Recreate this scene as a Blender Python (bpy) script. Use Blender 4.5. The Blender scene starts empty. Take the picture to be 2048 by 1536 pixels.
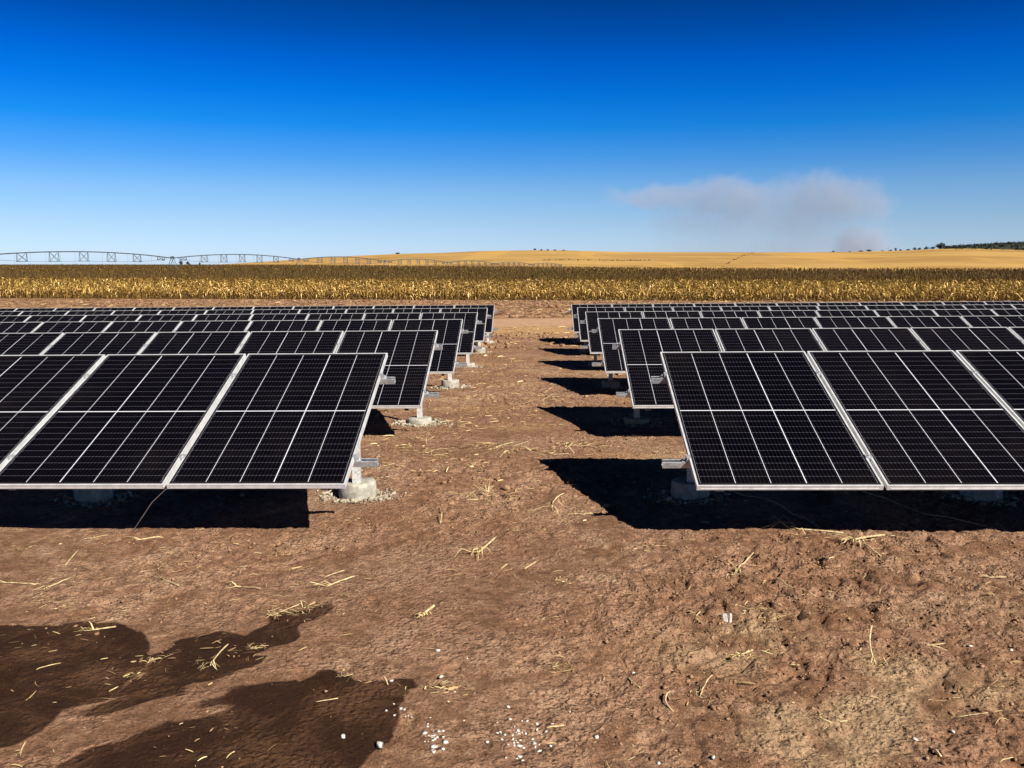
import bpy, math, random
import numpy as np
from mathutils import Vector, Matrix
random.seed(7)
RNG = np.random.default_rng(11)
SC = bpy.context.scene
COL = SC.collection

# ------------------------------------------------------------------ camera
F = 1761.3                      # focal length in pixels of the 2048 px wide photograph
YAW, PITCH, CAMZ = 0.028, 0.1354, 1.546
cam_d = bpy.data.cameras.new('camera'); cam = bpy.data.objects.new('camera', cam_d); COL.objects.link(cam)
cam_d.sensor_width = 36; cam_d.lens = F / 2048 * 36
cam_d.clip_start = 0.05; cam_d.clip_end = 40000
cam.location = (0, 0, CAMZ)
cam.rotation_euler = (math.pi / 2 - PITCH, 0, YAW)
SC.camera = cam

# ------------------------------------------------------------------ sky and sun
SUNV = Vector((0.90, -0.91, 1.0)).normalized()
W = bpy.data.worlds.new('World'); SC.world = W; W.use_nodes = True
nt = W.node_tree; nt.nodes.clear()
wo = nt.nodes.new('ShaderNodeOutputWorld'); bg = nt.nodes.new('ShaderNodeBackground')
sky = nt.nodes.new('ShaderNodeTexSky'); sky.sky_type = 'NISHITA'; sky.sun_disc = False
sky.sun_elevation = math.asin(SUNV.z); sky.sun_rotation = math.atan2(SUNV.x, SUNV.y)
sky.altitude = 1400; sky.air_density = 1.0; sky.dust_density = 0.6; sky.ozone_density = 2.0
bg.inputs['Strength'].default_value = 0.09
# the deep polarised blue of this dry-season sky: a transmission tint that depends on elevation
tc = nt.nodes.new('ShaderNodeTexCoord'); sep = nt.nodes.new('ShaderNodeSeparateXYZ')
ramp = nt.nodes.new('ShaderNodeValToRGB'); mul = nt.nodes.new('ShaderNodeMix')
mul.data_type = 'RGBA'; mul.blend_type = 'MULTIPLY'; mul.inputs[0].default_value = 1.0
SKYTINT = [(0.018, (0.38, 0.478, 0.743)), (0.089, (0.342, 0.434, 0.619)), (0.158, (0.268, 0.412, 0.602)), (0.227, (0.12, 0.348, 0.628)), (0.294, (0.021, 0.299, 0.654)), (0.359, (0.003, 0.245, 0.654)), (0.423, (0.0, 0.188, 0.595)), (0.485, (0.0, 0.136, 0.444)), (0.545, (0.0, 0.106, 0.328)), (0.62, (0.0, 0.045, 0.15)), (0.75, (0.0, 0.022, 0.07)), (1.0, (0, 0.016, 0.05))]
cr = ramp.color_ramp
while len(cr.elements) > 1: cr.elements.remove(cr.elements[0])
cr.elements[0].position = SKYTINT[0][0]; cr.elements[0].color = (*SKYTINT[0][1], 1)
for p, c in SKYTINT[1:]:
    e = cr.elements.new(p); e.color = (*c, 1)
sc_ = nt.nodes.new('ShaderNodeMath'); sc_.operation = 'MULTIPLY'; sc_.inputs[1].default_value = 2.0
nt.links.new(tc.outputs['Generated'], sep.inputs[0]); nt.links.new(sep.outputs['Z'], sc_.inputs[0])
nt.links.new(sc_.outputs[0], ramp.inputs[0])
nt.links.new(sky.outputs[0], mul.inputs[6]); nt.links.new(ramp.outputs[0], mul.inputs[7])
nt.links.new(mul.outputs[2], bg.inputs[0]); nt.links.new(bg.outputs[0], wo.inputs[0])
sun_d = bpy.data.lights.new('sun', 'SUN'); sun = bpy.data.objects.new('sun', sun_d); COL.objects.link(sun)
sun_d.energy = 5.0; sun_d.angle = math.radians(0.5); sun_d.color = (1.0, 0.94, 0.84)
sun.rotation_euler = SUNV.to_track_quat('Z', 'Y').to_euler()
SC.view_settings.view_transform = 'Standard'; SC.view_settings.look = 'None'
SC.view_settings.exposure = 1.0; SC.view_settings.gamma = 1.0

# ------------------------------------------------------------------ helpers
_R = np.random.default_rng(5)
_P = _R.permutation(512); _P = np.concatenate([_P, _P])
_GA = _R.uniform(0, 2 * np.pi, 1024); _GX, _GY = np.cos(_GA), np.sin(_GA)
def noise(x, y):
    """gradient noise, about -0.7..0.7"""
    xi = np.floor(x).astype(np.int64); yi = np.floor(y).astype(np.int64)
    fx = x - xi; fy = y - yi
    u = fx * fx * fx * (fx * (fx * 6 - 15) + 10); v = fy * fy * fy * (fy * (fy * 6 - 15) + 10)
    def g(ix, iy, dx, dy):
        h = _P[(_P[ix & 511] + iy) & 511]
        return _GX[h] * dx + _GY[h] * dy
    a = g(xi, yi, fx, fy); b = g(xi + 1, yi, fx - 1, fy)
    c = g(xi, yi + 1, fx, fy - 1); d = g(xi + 1, yi + 1, fx - 1, fy - 1)
    return (a + (b - a) * u) * (1 - v) + (c + (d - c) * u) * v
def N(x, y, s, o=0.0): return noise(x / s + 13.7 + o, y / s + 71.3 - o * 1.7)
def sst(a, b, x):
    t = np.clip((x - a) / (b - a), 0, 1); return t * t * (3 - 2 * t)

SLOPE, CROSS = 0.0244, 0.0083
def terrain(x, y):
    x = np.asarray(x, float); y = np.asarray(y, float)
    z = -SLOPE * np.minimum(np.maximum(y, -60), 88) + CROSS * np.clip(x, -25, 25) * (1 - sst(30, 85, y))
    side = sst(-110, 60, x)
    z = z + sst(88, 390, y) * (0.95 * (1 - side) + 0.42 * side)
    z = z * (1 - sst(400, 620, y)) + (-7.0) * sst(400, 620, y)
    return z

def right_v(): return np.array([math.cos(YAW), math.sin(YAW)])
def fwd_v(): return np.array([-math.sin(YAW), math.cos(YAW)])
def at(px, D):
    """plan position at depth D metres, seen in the photograph's column px"""
    return right_v() * ((px - 1024) / F * D) + fwd_v() * D
def zat(py, D): return CAMZ + (528.5 - py) / F * D
def on_ground(px, py):
    """world point of the array field's ground plane seen at photograph pixel px, py"""
    cp, sp = math.cos(PITCH), math.sin(PITCH)
    fw = np.array([-math.sin(YAW) * cp, math.cos(YAW) * cp, -sp]); up = np.array([-math.sin(YAW) * sp, math.cos(YAW) * sp, cp])
    r = np.array([math.cos(YAW), math.sin(YAW), 0])
    d = fw * F + r * (px - 1024) - up * (py - 768)
    k = (-CAMZ) / (d[2] + SLOPE * d[1] - CROSS * d[0])
    return d[0] * k, d[1] * k

# masks of the bare soil -------------------------------------------------
WET1 = [(-160,1246),(60,1247),(120,1244),(180,1237),(235,1240),(280,1260),(300,1283),(297,1310),(280,1345),(255,1365),(235,1385),(205,1402),(165,1407),(125,1420),(110,1440),(85,1465),(40,1490),(0,1500),(-160,1510)]
WET2 = [(660,1209),(668,1222),(640,1240),(595,1254),(585,1285),(540,1302),(528,1335),(470,1345),(430,1362),(385,1368),(340,1388),(285,1398),(235,1412),(205,1405),(240,1380),(262,1360),(288,1335),(315,1300),(345,1280),(385,1272),(435,1261),(470,1266),(490,1270),(515,1262),(545,1250),(540,1232),(600,1224)]
WET3 = [(532,1372),(600,1364),(640,1342),(688,1344),(708,1362),(835,1355),(828,1374),(812,1392),(800,1425),(782,1450),(770,1480),(735,1520),(715,1570),(60,1620),(110,1535),(180,1508),(250,1488),(330,1455),(380,1430),(430,1405),(480,1382)]
def poly_sd(poly, X, Y):
    """signed distance, positive inside"""
    P = np.array([on_ground(*p) for p in poly]); n = len(P)
    d = np.full(X.shape, 1e9); ins = np.zeros(X.shape, bool)
    for i in range(n):
        ax, ay = P[i]; bx, by = P[(i + 1) % n]
        ex, ey = bx - ax, by - ay
        t = np.clip(((X - ax) * ex + (Y - ay) * ey) / (ex * ex + ey * ey), 0, 1)
        d = np.minimum(d, (X - ax - t * ex) ** 2 + (Y - ay - t * ey) ** 2)
        cross = ((ay > Y) != (by > Y)) & (X < ex * (Y - ay) / (ey if ey else 1e-9) + ax)
        ins ^= cross
    d = np.sqrt(d); return np.where(ins, d, -d)
def churn(X, Y):
    m = 0.5 + 1.1 * N(X, Y, 1.6, 3)
    m = .85 * m + 0.62 * sst(0.1, 1.0, X) * sst(6.2, 5.0, Y) - 0.75 * sst(0.3, -0.6, X) * sst(5.2, 3.0, Y)
    return np.clip(m, 0.06, 1.3)
_pr = np.random.default_rng(21)
PRINTS = []
for _ in range(40):
    PRINTS.append((_pr.uniform(-2.2, 2.6), _pr.uniform(2.6, 6.2), _pr.uniform(-0.6, 0.6) + (0.9 if _pr.random() < .4 else 0), _pr.uniform(.7, 1.1)))
for _ in range(45):
    PRINTS.append((_pr.uniform(-0.9, 0.7), _pr.uniform(5.5, 14), _pr.uniform(-0.5, 0.5), _pr.uniform(.7, 1.1)))
def relief(X, Y, lod=True):
    z = 0.035 * N(X, Y, 2.3) + 0.016 * N(X, Y, 0.8, 1) + 0.006 * N(X, Y, 0.33, 2)
    ch = churn(X, Y)
    near = sst(40, 12, Y)
    wx = X + 0.05 * N(X, Y, .2, 8); wy = Y + 0.05 * N(X, Y, .2, 9)
    r1 = 1 - np.abs(N(wx, wy, 0.26, 4)) * 2.6
    z = z + ch * near * (0.007 * r1 + 0.020 * N(X, Y, 0.12, 5) - 0.016 * np.exp(-(N(wx, wy, .17, 41) / .055) ** 2) - 0.009 * np.exp(-(N(wx, wy, .085, 42) / .07) ** 2) + 0.016 * np.maximum(0, N(X, Y, 0.075, 6)) * 1.6 + 0.0045 * N(X, Y, 0.04, 7))
    z = z - ch * near * 0.075 * np.maximum(0, N(wx, wy, 0.15, 11) - 0.30)
    z = z + near * (0.0022 * N(X, Y, 0.05, 12) + 0.003 * np.maximum(0, N(X, Y, 0.035, 13) - 0.22) * 2)
    # the ploughed strip beyond the track
    pl = sst(43, 45, Y) * sst(96, 86, Y)
    z = z + pl * (0.20 * np.maximum(0, N(X, Y, 0.9, 14)) + 0.10 * N(X, Y, 0.45, 15) + 0.05)
    # small ridge of soil pushed up beside the rows
    z = z + 0.10 * sst(24.5, 26.0, Y) * sst(28.5, 27.0, Y) * (0.6 + N(X, Y, 0.8, 16)) * near * 2
    return z
def stamp_prints(X1, Y1, Z):
    """shoe prints pressed into the tensor grid (X1, Y1 are the axes)"""
    for px, py, a, s in PRINTS:
        i0, i1 = np.searchsorted(X1, [px - .22, px + .22]); j0, j1 = np.searchsorted(Y1, [py - .22, py + .22])
        if i1 - i0 < 3 or j1 - j0 < 3: continue
        XX, YY = np.meshgrid(X1[i0:i1] - px, Y1[j0:j1] - py)
        u = (XX * math.cos(a) + YY * math.sin(a)) / (.052 * s); v = (-XX * math.sin(a) + YY * math.cos(a)) / (.145 * s)
        wdt = 1 - .22 * np.exp(-((v + .15) / .25) ** 2)
        q = (u / wdt) ** 2 + v ** 2
        ins = sst(1.15, .8, q)
        rim = np.exp(-((q - 1.25) / .3) ** 2)
        tread = np.sin((v * .145 + .3 * (u * .052) ** 2 * 20) * 2 * np.pi / .028)
        Z[j0:j1, i0:i1] += ins * (-.010 + .0032 * tread) + .004 * rim
def ground_z(x, y):
    return float(terrain(x, y) + relief(np.array([float(x)]), np.array([float(y)]))[0])

# mesh building ----------------------------------------------------------
def np_mesh(name, V, Q, mat=None, smooth=False, attrs=None, tri=None):
    me = bpy.data.meshes.new(name)
    V = np.ascontiguousarray(V, np.float32); nq = 0 if Q is None else len(Q); ntr = 0 if tri is None else len(tri)
    me.vertices.add(len(V)); me.vertices.foreach_set('co', V.ravel())
    L = []
    if nq: L.append(np.asarray(Q, np.int32).ravel())
    if ntr: L.append(np.asarray(tri, np.int32).ravel())
    L = np.concatenate(L)
    me.loops.add(len(L)); me.loops.foreach_set('vertex_index', L)
    st = np.concatenate([np.arange(nq) * 4, nq * 4 + np.arange(ntr) * 3]).astype(np.int32)
    me.polygons.add(nq + ntr); me.polygons.foreach_set('loop_start', st)
    if smooth: me.polygons.foreach_set('use_smooth', np.ones(nq + ntr, bool))
    me.update(calc_edges=True)
    for k, (dom, val) in (attrs or {}).items():
        a = me.attributes.new(k, 'FLOAT', dom); a.data.foreach_set('value', np.ascontiguousarray(val, np.float32))
    if mat: me.materials.append(mat)
    return me
def link(name, me, parent=None, loc=(0, 0, 0), rot=(0, 0, 0)):
    o = bpy.data.objects.new(name, me); COL.objects.link(o); o.parent = parent
    o.location = loc; o.rotation_euler = rot
    return o
def tag(o, label=None, cat=None, group=None, kind=None):
    if label: o['label'] = label
    if cat: o['category'] = cat
    if group: o['group'] = group
    if kind: o['kind'] = kind
    return o
class MB:
    def __init__(s): s.v = []; s.f = []
    def box(s, a, b, M=None):
        n = len(s.v)
        for z in (a[2], b[2]):
            for x, y in ((a[0], a[1]), (b[0], a[1]), (b[0], b[1]), (a[0], b[1])):
                p = Vector((x, y, z)); s.v.append(M @ p if M else p)
        for q in ((3, 2, 1, 0), (4, 5, 6, 7), (0, 1, 5, 4), (1, 2, 6, 5), (2, 3, 7, 6), (3, 0, 4, 7)): s.f.append([n + i for i in q])
    def tube(s, pts, r, seg=6, cap=True, squash=1.0):
        pts = [Vector(p) for p in pts]; rs = r if isinstance(r, (list, tuple)) else [r] * len(pts)
        n0 = len(s.v)
        for i, p in enumerate(pts):
            d = (pts[min(i + 1, len(pts) - 1)] - pts[max(i - 1, 0)]).normalized()
            up = Vector((0, 0, 1)) if abs(d.z) < .9 else Vector((1, 0, 0))
            a = d.cross(up).normalized(); b = a.cross(d)
            for k in range(seg):
                t = 2 * math.pi * k / seg
                s.v.append(p + a * (rs[i] * math.cos(t)) + b * (rs[i] * squash * math.sin(t)))
        for i in range(len(pts) - 1):
            for k in range(seg):
                k2 = (k + 1) % seg
                s.f.append([n0 + i * seg + k, n0 + i * seg + k2, n0 + (i + 1) * seg + k2, n0 + (i + 1) * seg + k])
        if cap:
            s.f.append([n0 + k for k in range(seg)][::-1]); s.f.append([n0 + (len(pts) - 1) * seg + k for k in range(seg)])
    def ribbon(s, pts, ws, side):
        n0 = len(s.v); side = Vector(side).normalized()
        for p, w in zip(pts, ws):
            s.v.append(Vector(p) - side * w / 2); s.v.append(Vector(p) + side * w / 2)
        for i in range(len(pts) - 1): s.f.append([n0 + 2 * i, n0 + 2 * i + 1, n0 + 2 * i + 3, n0 + 2 * i + 2])
    def extrude_x(s, prof, x0, x1):
        n = len(s.v); m = len(prof)
        for x in (x0, x1):
            for y, z in prof: s.v.append(Vector((x, y, z)))
        for k in range(m):
            k2 = (k + 1) % m; s.f.append([n + k, n + k2, n + m + k2, n + m + k])
        s.f.append([n + k for k in range(m)][::-1]); s.f.append([n + m + k for k in range(m)])
    def mesh(s, name, mat, smooth=False):
        me = bpy.data.meshes.new(name); me.from_pydata([tuple(v) for v in s.v], [], s.f); me.update()
        if smooth:
            for p in me.polygons: p.use_smooth = True
        me.materials.append(mat); return me
    def build(s, name, mat, parent=None, smooth=False, **k): return link(name, s.mesh(name, mat, smooth), parent, **k)

# ------------------------------------------------------------------ materials
class NT:
    def __init__(s, name):
        s.m = bpy.data.materials.new(name); s.m.use_nodes = True; s.t = s.m.node_tree; s.t.nodes.clear()
        s.out = s.n('ShaderNodeOutputMaterial')
    def n(s, typ, **k):
        x = s.t.nodes.new(typ)
        for a, b in k.items(): setattr(x, a, b)
        return x
    def l(s, a, b): s.t.links.new(a, b)
    def val(s, inp, v):
        if hasattr(v, 'is_output'): s.l(v, inp)
        else: inp.default_value = v
    def math(s, op, a, b=0.0, c=0.0, clamp=False):
        x = s.n('ShaderNodeMath', operation=op, use_clamp=clamp); s.val(x.inputs[0], a); s.val(x.inputs[1], b); s.val(x.inputs[2], c); return x.outputs[0]
    def noise(s, vec, scale, detail=3, rough=.55, dist=0.0):
        x = s.n('ShaderNodeTexNoise'); s.l(vec, x.inputs['Vector']); x.inputs['Scale'].default_value = scale
        x.inputs['Detail'].default_value = detail; x.inputs['Roughness'].default_value = rough; x.inputs['Distortion'].default_value = dist; return x.outputs[0]
    def rng(s, v, a, b, c=0.0, d=1.0, smooth=True):
        x = s.n('ShaderNodeMapRange', interpolation_type='SMOOTHSTEP' if smooth else 'LINEAR'); s.val(x.inputs[0], v)
        for i, q in enumerate((a, b, c, d)): x.inputs[i + 1].default_value = q
        return x.outputs[0]
    def mix(s, f, a, b, mode='MIX'):
        x = s.n('ShaderNodeMix', data_type='RGBA', blend_type=mode); s.val(x.inputs[0], f)
        for i, q in ((6, a), (7, b)):
            if hasattr(q, 'is_output'): s.l(q, x.inputs[i])
            else: x.inputs[i].default_value = (*q, 1)
        return x.outputs[2]
    def attr(s, name): return s.n('ShaderNodeAttribute', attribute_name=name).outputs['Fac']
    def pos(s, scale=None):
        g = s.n('ShaderNodeNewGeometry').outputs['Position']
        if scale is None: return g
        x = s.n('ShaderNodeVectorMath', operation='MULTIPLY'); s.l(g, x.inputs[0]); x.inputs[1].default_value = scale; return x.outputs[0]
    def obj(s): return s.n('ShaderNodeTexCoord').outputs['Object']
    def bsdf(s, col, rough=.9, metal=0.0, spec=.3, normal=None):
        b = s.n('ShaderNodeBsdfPrincipled')
        if hasattr(col, 'is_output'): s.l(col, b.inputs['Base Color'])
        else: b.inputs['Base Color'].default_value = (*col, 1)
        s.val(b.inputs['Roughness'], rough); b.inputs['Metallic'].default_value = metal; b.inputs['Specular IOR Level'].default_value = spec
        if normal is not None: s.l(normal, b.inputs['Normal'])
        s.l(b.outputs[0], s.out.inputs[0]); return b
    def bump(s, h, strength, dist, prev=None):
        x = s.n('ShaderNodeBump'); x.inputs['Strength'].default_value = strength; x.inputs['Distance'].default_value = dist; s.l(h, x.inputs['Height'])
        if prev is not None: s.l(prev, x.inputs['Normal'])
        return x.outputs[0]

def mat_soil():
    k = NT('dry_brown_soil'); P = k.pos()
    big = k.noise(P, .55, 4, .6); mid = k.noise(P, 2.6, 5, .65, .6); fine = k.noise(P, 16, 6, .72); grit = k.noise(P, 95, 4, .7)
    c = k.mix(k.rng(big, .38, .62), (.305, .166, .100), (.390, .235, .150))
    c = k.mix(k.rng(mid, .34, .60), (.200, .102, .056), c); c = k.mix(k.rng(mid, .58, .74, 0, .7), c, (.43, .29, .19))
    c = k.mix(k.rng(fine, .34, .56, .80, .0), c, (.115, .058, .031))
    c = k.mix(k.rng(fine, .56, .72, 0, .65), c, (.50, .35, .22))
    # greyer, paler crust to the lower right of the path
    tan = k.attr('tan'); c = k.mix(k.math('MULTIPLY', tan, k.rng(mid, .3, .66)), c, (.42, .29, .17))
    c = k.mix(k.rng(grit, .36, .5, .7, 0), c, (.065, .033, .017)); c = k.mix(k.rng(grit, .60, .70, 0, .55), c, (.55, .40, .26))
    # specks of chaff
    v = k.n('ShaderNodeTexVoronoi', feature='F1'); k.l(P, v.inputs['Vector']); v.inputs['Scale'].default_value = 26
    sp = k.math('MULTIPLY', k.rng(v.outputs['Distance'], .12, .07), k.rng(fine, .5, .6))
    c = k.mix(k.math('MULTIPLY', sp, k.attr('chaff')), c, (.50, .38, .22))
    # damp stains
    damp = k.math('ADD', k.attr('damp'), k.math('ADD', k.math('MULTIPLY', k.math('SUBTRACT', fine, .5), .75), k.math('MULTIPLY', k.math('SUBTRACT', grit, .5), .5)))
    damp = k.rng(damp, .40, .62); wet = k.mix(k.rng(mid, .42, .66), (.030, .0125, .0055), (.095, .045, .022))
    wet = k.mix(k.rng(grit, .58, .68, 0, .5), wet, (.12, .07, .04))
    c = k.mix(damp, c, wet)
    # straw-coloured stretch near the track, ploughed earth beyond it
    c = k.mix(k.math('MULTIPLY', k.attr('straw'), k.rng(fine, .3, .6)), c, (.46, .28, .115))
    c = k.mix(k.attr('track'), c, k.mix(k.rng(k.noise(k.pos((.2, 2.2, 1)), 1.3, 4), .35, .65), (.46, .29, .175), (.33, .19, .11)))
    pn = k.noise(P, 1.7, 6, .75)
    c = k.mix(k.attr('plough'), c, k.mix(k.rng(pn, .40, .60), (.085, .040, .018), (.34, .20, .105)))
    c = k.mix(k.attr('far'), c, (.20, .13, .05))
    nrm = k.bump(fine, 1.0, .020); nrm = k.bump(grit, .8, .004, nrm)
    nrm = k.bump(k.noise(P, 42, 5, .75), 1.0, .014, nrm)
    vo = k.n('ShaderNodeTexVoronoi', feature='F1'); vo.inputs['Scale'].default_value = 38; wv = k.n('ShaderNodeVectorMath', operation='ADD'); wn = k.n('ShaderNodeTexNoise'); k.l(P, wn.inputs['Vector']); wn.inputs['Scale'].default_value = 20
    ws = k.n('ShaderNodeVectorMath', operation='MULTIPLY'); k.l(wn.outputs['Color'], ws.inputs[0]); ws.inputs[1].default_value = (.06, .06, .06); k.l(P, wv.inputs[0]); k.l(ws.outputs[0], wv.inputs[1]); k.l(wv.outputs[0], vo.inputs['Vector'])
    nrm = k.bump(k.math('MULTIPLY', k.rng(vo.outputs['Distance'], 0, .75, 1, 0), k.rng(mid, .40, .60)), .9, .014, nrm)
    k.bsdf(c, k.math('SUBTRACT', .95, k.math('MULTIPLY', damp, .18)), 0, .12, nrm); return k.m
def mat_var(name, cols, attr='tone', rough=.8, spec=.25, trans=0.0, bscale=0, bstr=.4, bdist=.004):
    k = NT(name); r = k.n('ShaderNodeValToRGB'); a = k.attr(attr); k.l(a, r.inputs[0]); e = r.color_ramp
    while len(e.elements) > 1: e.elements.remove(e.elements[0])
    for i, (p, c) in enumerate(cols):
        q = e.elements[0] if i == 0 else e.elements.new(p); q.position = p; q.color = (*c, 1)
    nm = k.bump(k.noise(k.obj(), bscale, 4, .7), bstr, bdist) if bscale else None
    b = k.bsdf(r.outputs[0], rough, 0, spec, nm)
    if trans:
        t = k.n('ShaderNodeBsdfTranslucent'); k.l(r.outputs[0], t.inputs[0]); m = k.n('ShaderNodeMixShader'); m.inputs[0].default_value = trans
        k.l(b.outputs[0], m.inputs[1]); k.l(t.outputs[0], m.inputs[2]); k.l(m.outputs[0], k.out.inputs[0])
    return k.m
def mat_noise(name, a, b, scale, rough=.8, metal=0, spec=.3, lo=.35, hi=.65, bump=0, bdist=.003, speck=None, world=False):
    k = NT(name); P = k.pos() if world else k.obj(); n = k.noise(P, scale, 5, .65)
    c = k.mix(k.rng(n, lo, hi), a, b)
    if speck: c = k.mix(k.rng(k.noise(P, speck[0], 3, .7), speck[2], speck[2] + .08, 0, speck[3]), c, speck[1])
    k.bsdf(c, k.rng(n, .2, .8, rough * .85, min(1, rough * 1.15)), metal, spec, k.bump(k.noise(P, scale * 4, 4, .7), bump, bdist) if bump else None); return k.m

M_SOIL = mat_soil()
def mat_cells():
    k = NT('solar_cells'); O = k.obj(); s = k.n('ShaderNodeSeparateXYZ'); k.l(O, s.inputs[0]); x, y = s.outputs[0], s.outputs[1]
    def line(v, pitch, off, half):      # 1 on a line every `pitch`
        a = k.math('SUBTRACT', v, off); a = k.math('DIVIDE', a, pitch); a = k.math('ADD', a, .5); fr = k.math('FRACT', a); fr = k.math('SUBTRACT', fr, .5)
        d = k.math('MULTIPLY', k.math('ABSOLUTE', fr), pitch); return k.math('LESS_THAN', d, half)
    cx, cy = .548, .877
    px = .2094; col = line(x, px, cx - px * .5, .0017)
    d2 = k.math('LESS_THAN', k.math('ABSOLUTE', k.math('SUBTRACT', x, cx + px * .5)), .0030)
    mid = k.math('LESS_THAN', k.math('ABSOLUTE', k.math('SUBTRACT', y, cy)), .0048)
    py = .0706; row = line(y, py, cy, .0011)
    bus = line(x, px / 9, cx, .0006)
    dots = k.rng(line(x, px / 9, cx, .004), 0, 1, .35, .95)
    inx = k.math('LESS_THAN', k.math('ABSOLUTE', k.math('SUBTRACT', x, cx)), px * 2.5 - .001)
    iny = k.math('LESS_THAN', k.math('ABSOLUTE', k.math('SUBTRACT', y, cy)), py * 12 - .001)
    edge = k.math('SUBTRACT', 1, k.math('MULTIPLY', inx, iny))
    oi = k.n('ShaderNodeObjectInfo').outputs['Random']
    du = k.noise(k.pos(), 3.0, 5, .7)
    c = k.mix(oi, (.0010, .0009, .0018), (.0020, .0015, .0026))
    c = k.mix(k.rng(du, .5, .8, 0, .5), c, (.004, .0032, .004))
    c = k.mix(k.math('MULTIPLY', bus, .55), c, (.035, .035, .045))
    c = k.mix(k.math('MULTIPLY', row, dots), c, (.14, .14, .19))
    c = k.mix(k.math('MAXIMUM', col, k.math('MAXIMUM', d2, mid)), c, (.50, .51, .56))
    c = k.mix(edge, c, (.012, .012, .016))
    dl = k.math('MULTIPLY', k.rng(k.noise(k.pos(), 1.3, 5, .7), .45, .75), .010); c = k.mix(k.math('ADD', dl, k.math('MULTIPLY', k.rng(y, .06, .0), .012)), c, (.30, .22, .16))
    b = k.bsdf(c, k.rng(du, .3, .7, .10, .22), 0, .09); return k.m
M_CELL = mat_cells()
M_FRAME = mat_noise('anodised_aluminium', (.60, .61, .63), (.72, .73, .75), 14, .42, .45, .5, bump=.08, bdist=.0006)
M_GALV = mat_noise('galvanised_steel', (.34, .36, .39), (.52, .53, .56), 30, .42, .55, .5, bump=.1, bdist=.0008)
M_POST = mat_noise('cement_spattered_steel', (.34, .35, .36), (.50, .51, .52), 22, .6, .3, .4, speck=(60, (.62, .58, .50), .50, .9))
M_CONC = mat_noise('concrete', (.23, .215, .18), (.38, .36, .305), 18, .92, 0, .2, bump=.6, bdist=.006, speck=(70, (.14, .12, .10), .60, .7))
M_RUBBLE = mat_noise('cement_rubble', (.17, .13, .09), (.40, .36, .28), 20, .95, 0, .2, bump=.4, world=True)
M_STEEL = mat_noise('shade_toned_pipe_steel', (.05, .06, .075), (.10, .11, .13), 2, .6, .3, .4)  # galvanised steel, with its shaded blue-grey silhouette put into a dark base colour
M_TYRE = mat_noise('tyre_rubber', (.02, .02, .02), (.035, .033, .03), 8, .9)
M_STRAW = mat_var('dry_straw', [(0, (.16, .10, .05)), (.35, (.34, .22, .11)), (.7, (.48, .36, .17)), (1, (.66, .55, .30))], rough=.85, trans=.15)
M_STALK = mat_noise('dry_maize_stalk', (.30, .21, .105), (.52, .42, .235), 45, .8, bump=.3, bdist=.002, speck=(38, (.22, .14, .07), .60, .7))
M_STONE = mat_noise('white_stone', (.32, .27, .23), (.60, .57, .52), 60, .9, bump=.8, bdist=.002)
M_GREY = mat_noise('grey_stone', (.26, .23, .21), (.42, .39, .36), 30, .9, bump=.5, bdist=.002)
M_CLOD = mat_noise('soil_clod', (.12, .062, .034), (.30, .18, .105), 12, .95, 0, .2, bump=.6, bdist=.005, world=True)
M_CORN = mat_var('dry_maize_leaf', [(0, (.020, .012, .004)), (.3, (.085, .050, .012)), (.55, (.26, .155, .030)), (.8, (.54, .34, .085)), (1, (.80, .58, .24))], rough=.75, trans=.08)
M_LEAF = mat_var('tree_leaves', [(0, (.009, .011, .009)), (1, (.022, .025, .017))], rough=.8)
M_BARK = mat_noise('bark', (.06, .045, .03), (.10, .08, .06), 3, .95)

# ------------------------------------------------------------------ the ground: one sheet to the horizon
def axis_y():
    a = list(np.arange(-60, 1.9, 1.5)) + [1.9]; y = 2.1
    while y < 100: a.append(y); y += max(.0105, .0042 * y)
    while y < 14000: a.append(y); y += max(.5, .012 * y)
    return np.array(a + [14000.])
def axis_x():
    a = [0.0]; x = 0.0
    while x < 14000:
        st = .0135 if x < 2.6 else min(.0135 + (x - 2.6) * .008, .05) if x < 12 else .05 + (x - 12) * .03
        x += st; a.append(x)
    a = np.array(a); return np.concatenate([-a[:0:-1], a])
GX, GY = axis_x(), axis_y()
X, Y = np.meshgrid(GX, GY)
Z = terrain(X, Y)
rl = relief(X, Y); rl *= sst(150, 95, Y)
stamp_prints(GX, GY, rl)
i_near = (Y > 2) & (Y < 12) & (np.abs(X) < 7)
damp = np.zeros_like(X)
xs, ys = X[i_near], Y[i_near]
jit = .045 * N(xs, ys, .28, 20) + .022 * N(xs, ys, .07, 21)
d1 = poly_sd(WET1, xs, ys) + jit * .5
d2 = poly_sd(WET2, xs, ys) + jit; d3 = poly_sd(WET3, xs, ys) + jit
# streaks of drier soil run through the stains, along the way the water ran
ca, sa = math.cos(.55), math.sin(.55)
u_, v_ = xs * ca + ys * sa, -xs * sa + ys * ca
stk = N(u_, v_ * 3.6, .6, 22) + .6 * N(u_, v_ * 2.8, .22, 23)
gx, gy = on_ground(330, 1420); tong = np.exp(-((xs - gx) / .42) ** 2 - ((ys - gy) / .16) ** 2)      # mottled margin between the stains
w2 = np.clip(.5 + np.maximum(d2, d3) / (.07 + .25 * tong) + tong * 1.5 * stk - .9 * sst(.30, .6, stk) * sst(.5, .0, tong) * .5 - .60 * sst(.12, .5, N(u_, v_ * 4.0, .42, 24)) * sst(-.25, -.9, xs), 0, 1)
w1 = np.clip(.5 + (poly_sd(WET1, xs, ys) + jit * .35) / .06, 0, 1)
damp[i_near] = np.maximum(w1, w2)
rl *= 1 - .2 * damp
Z = Z + rl
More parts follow.
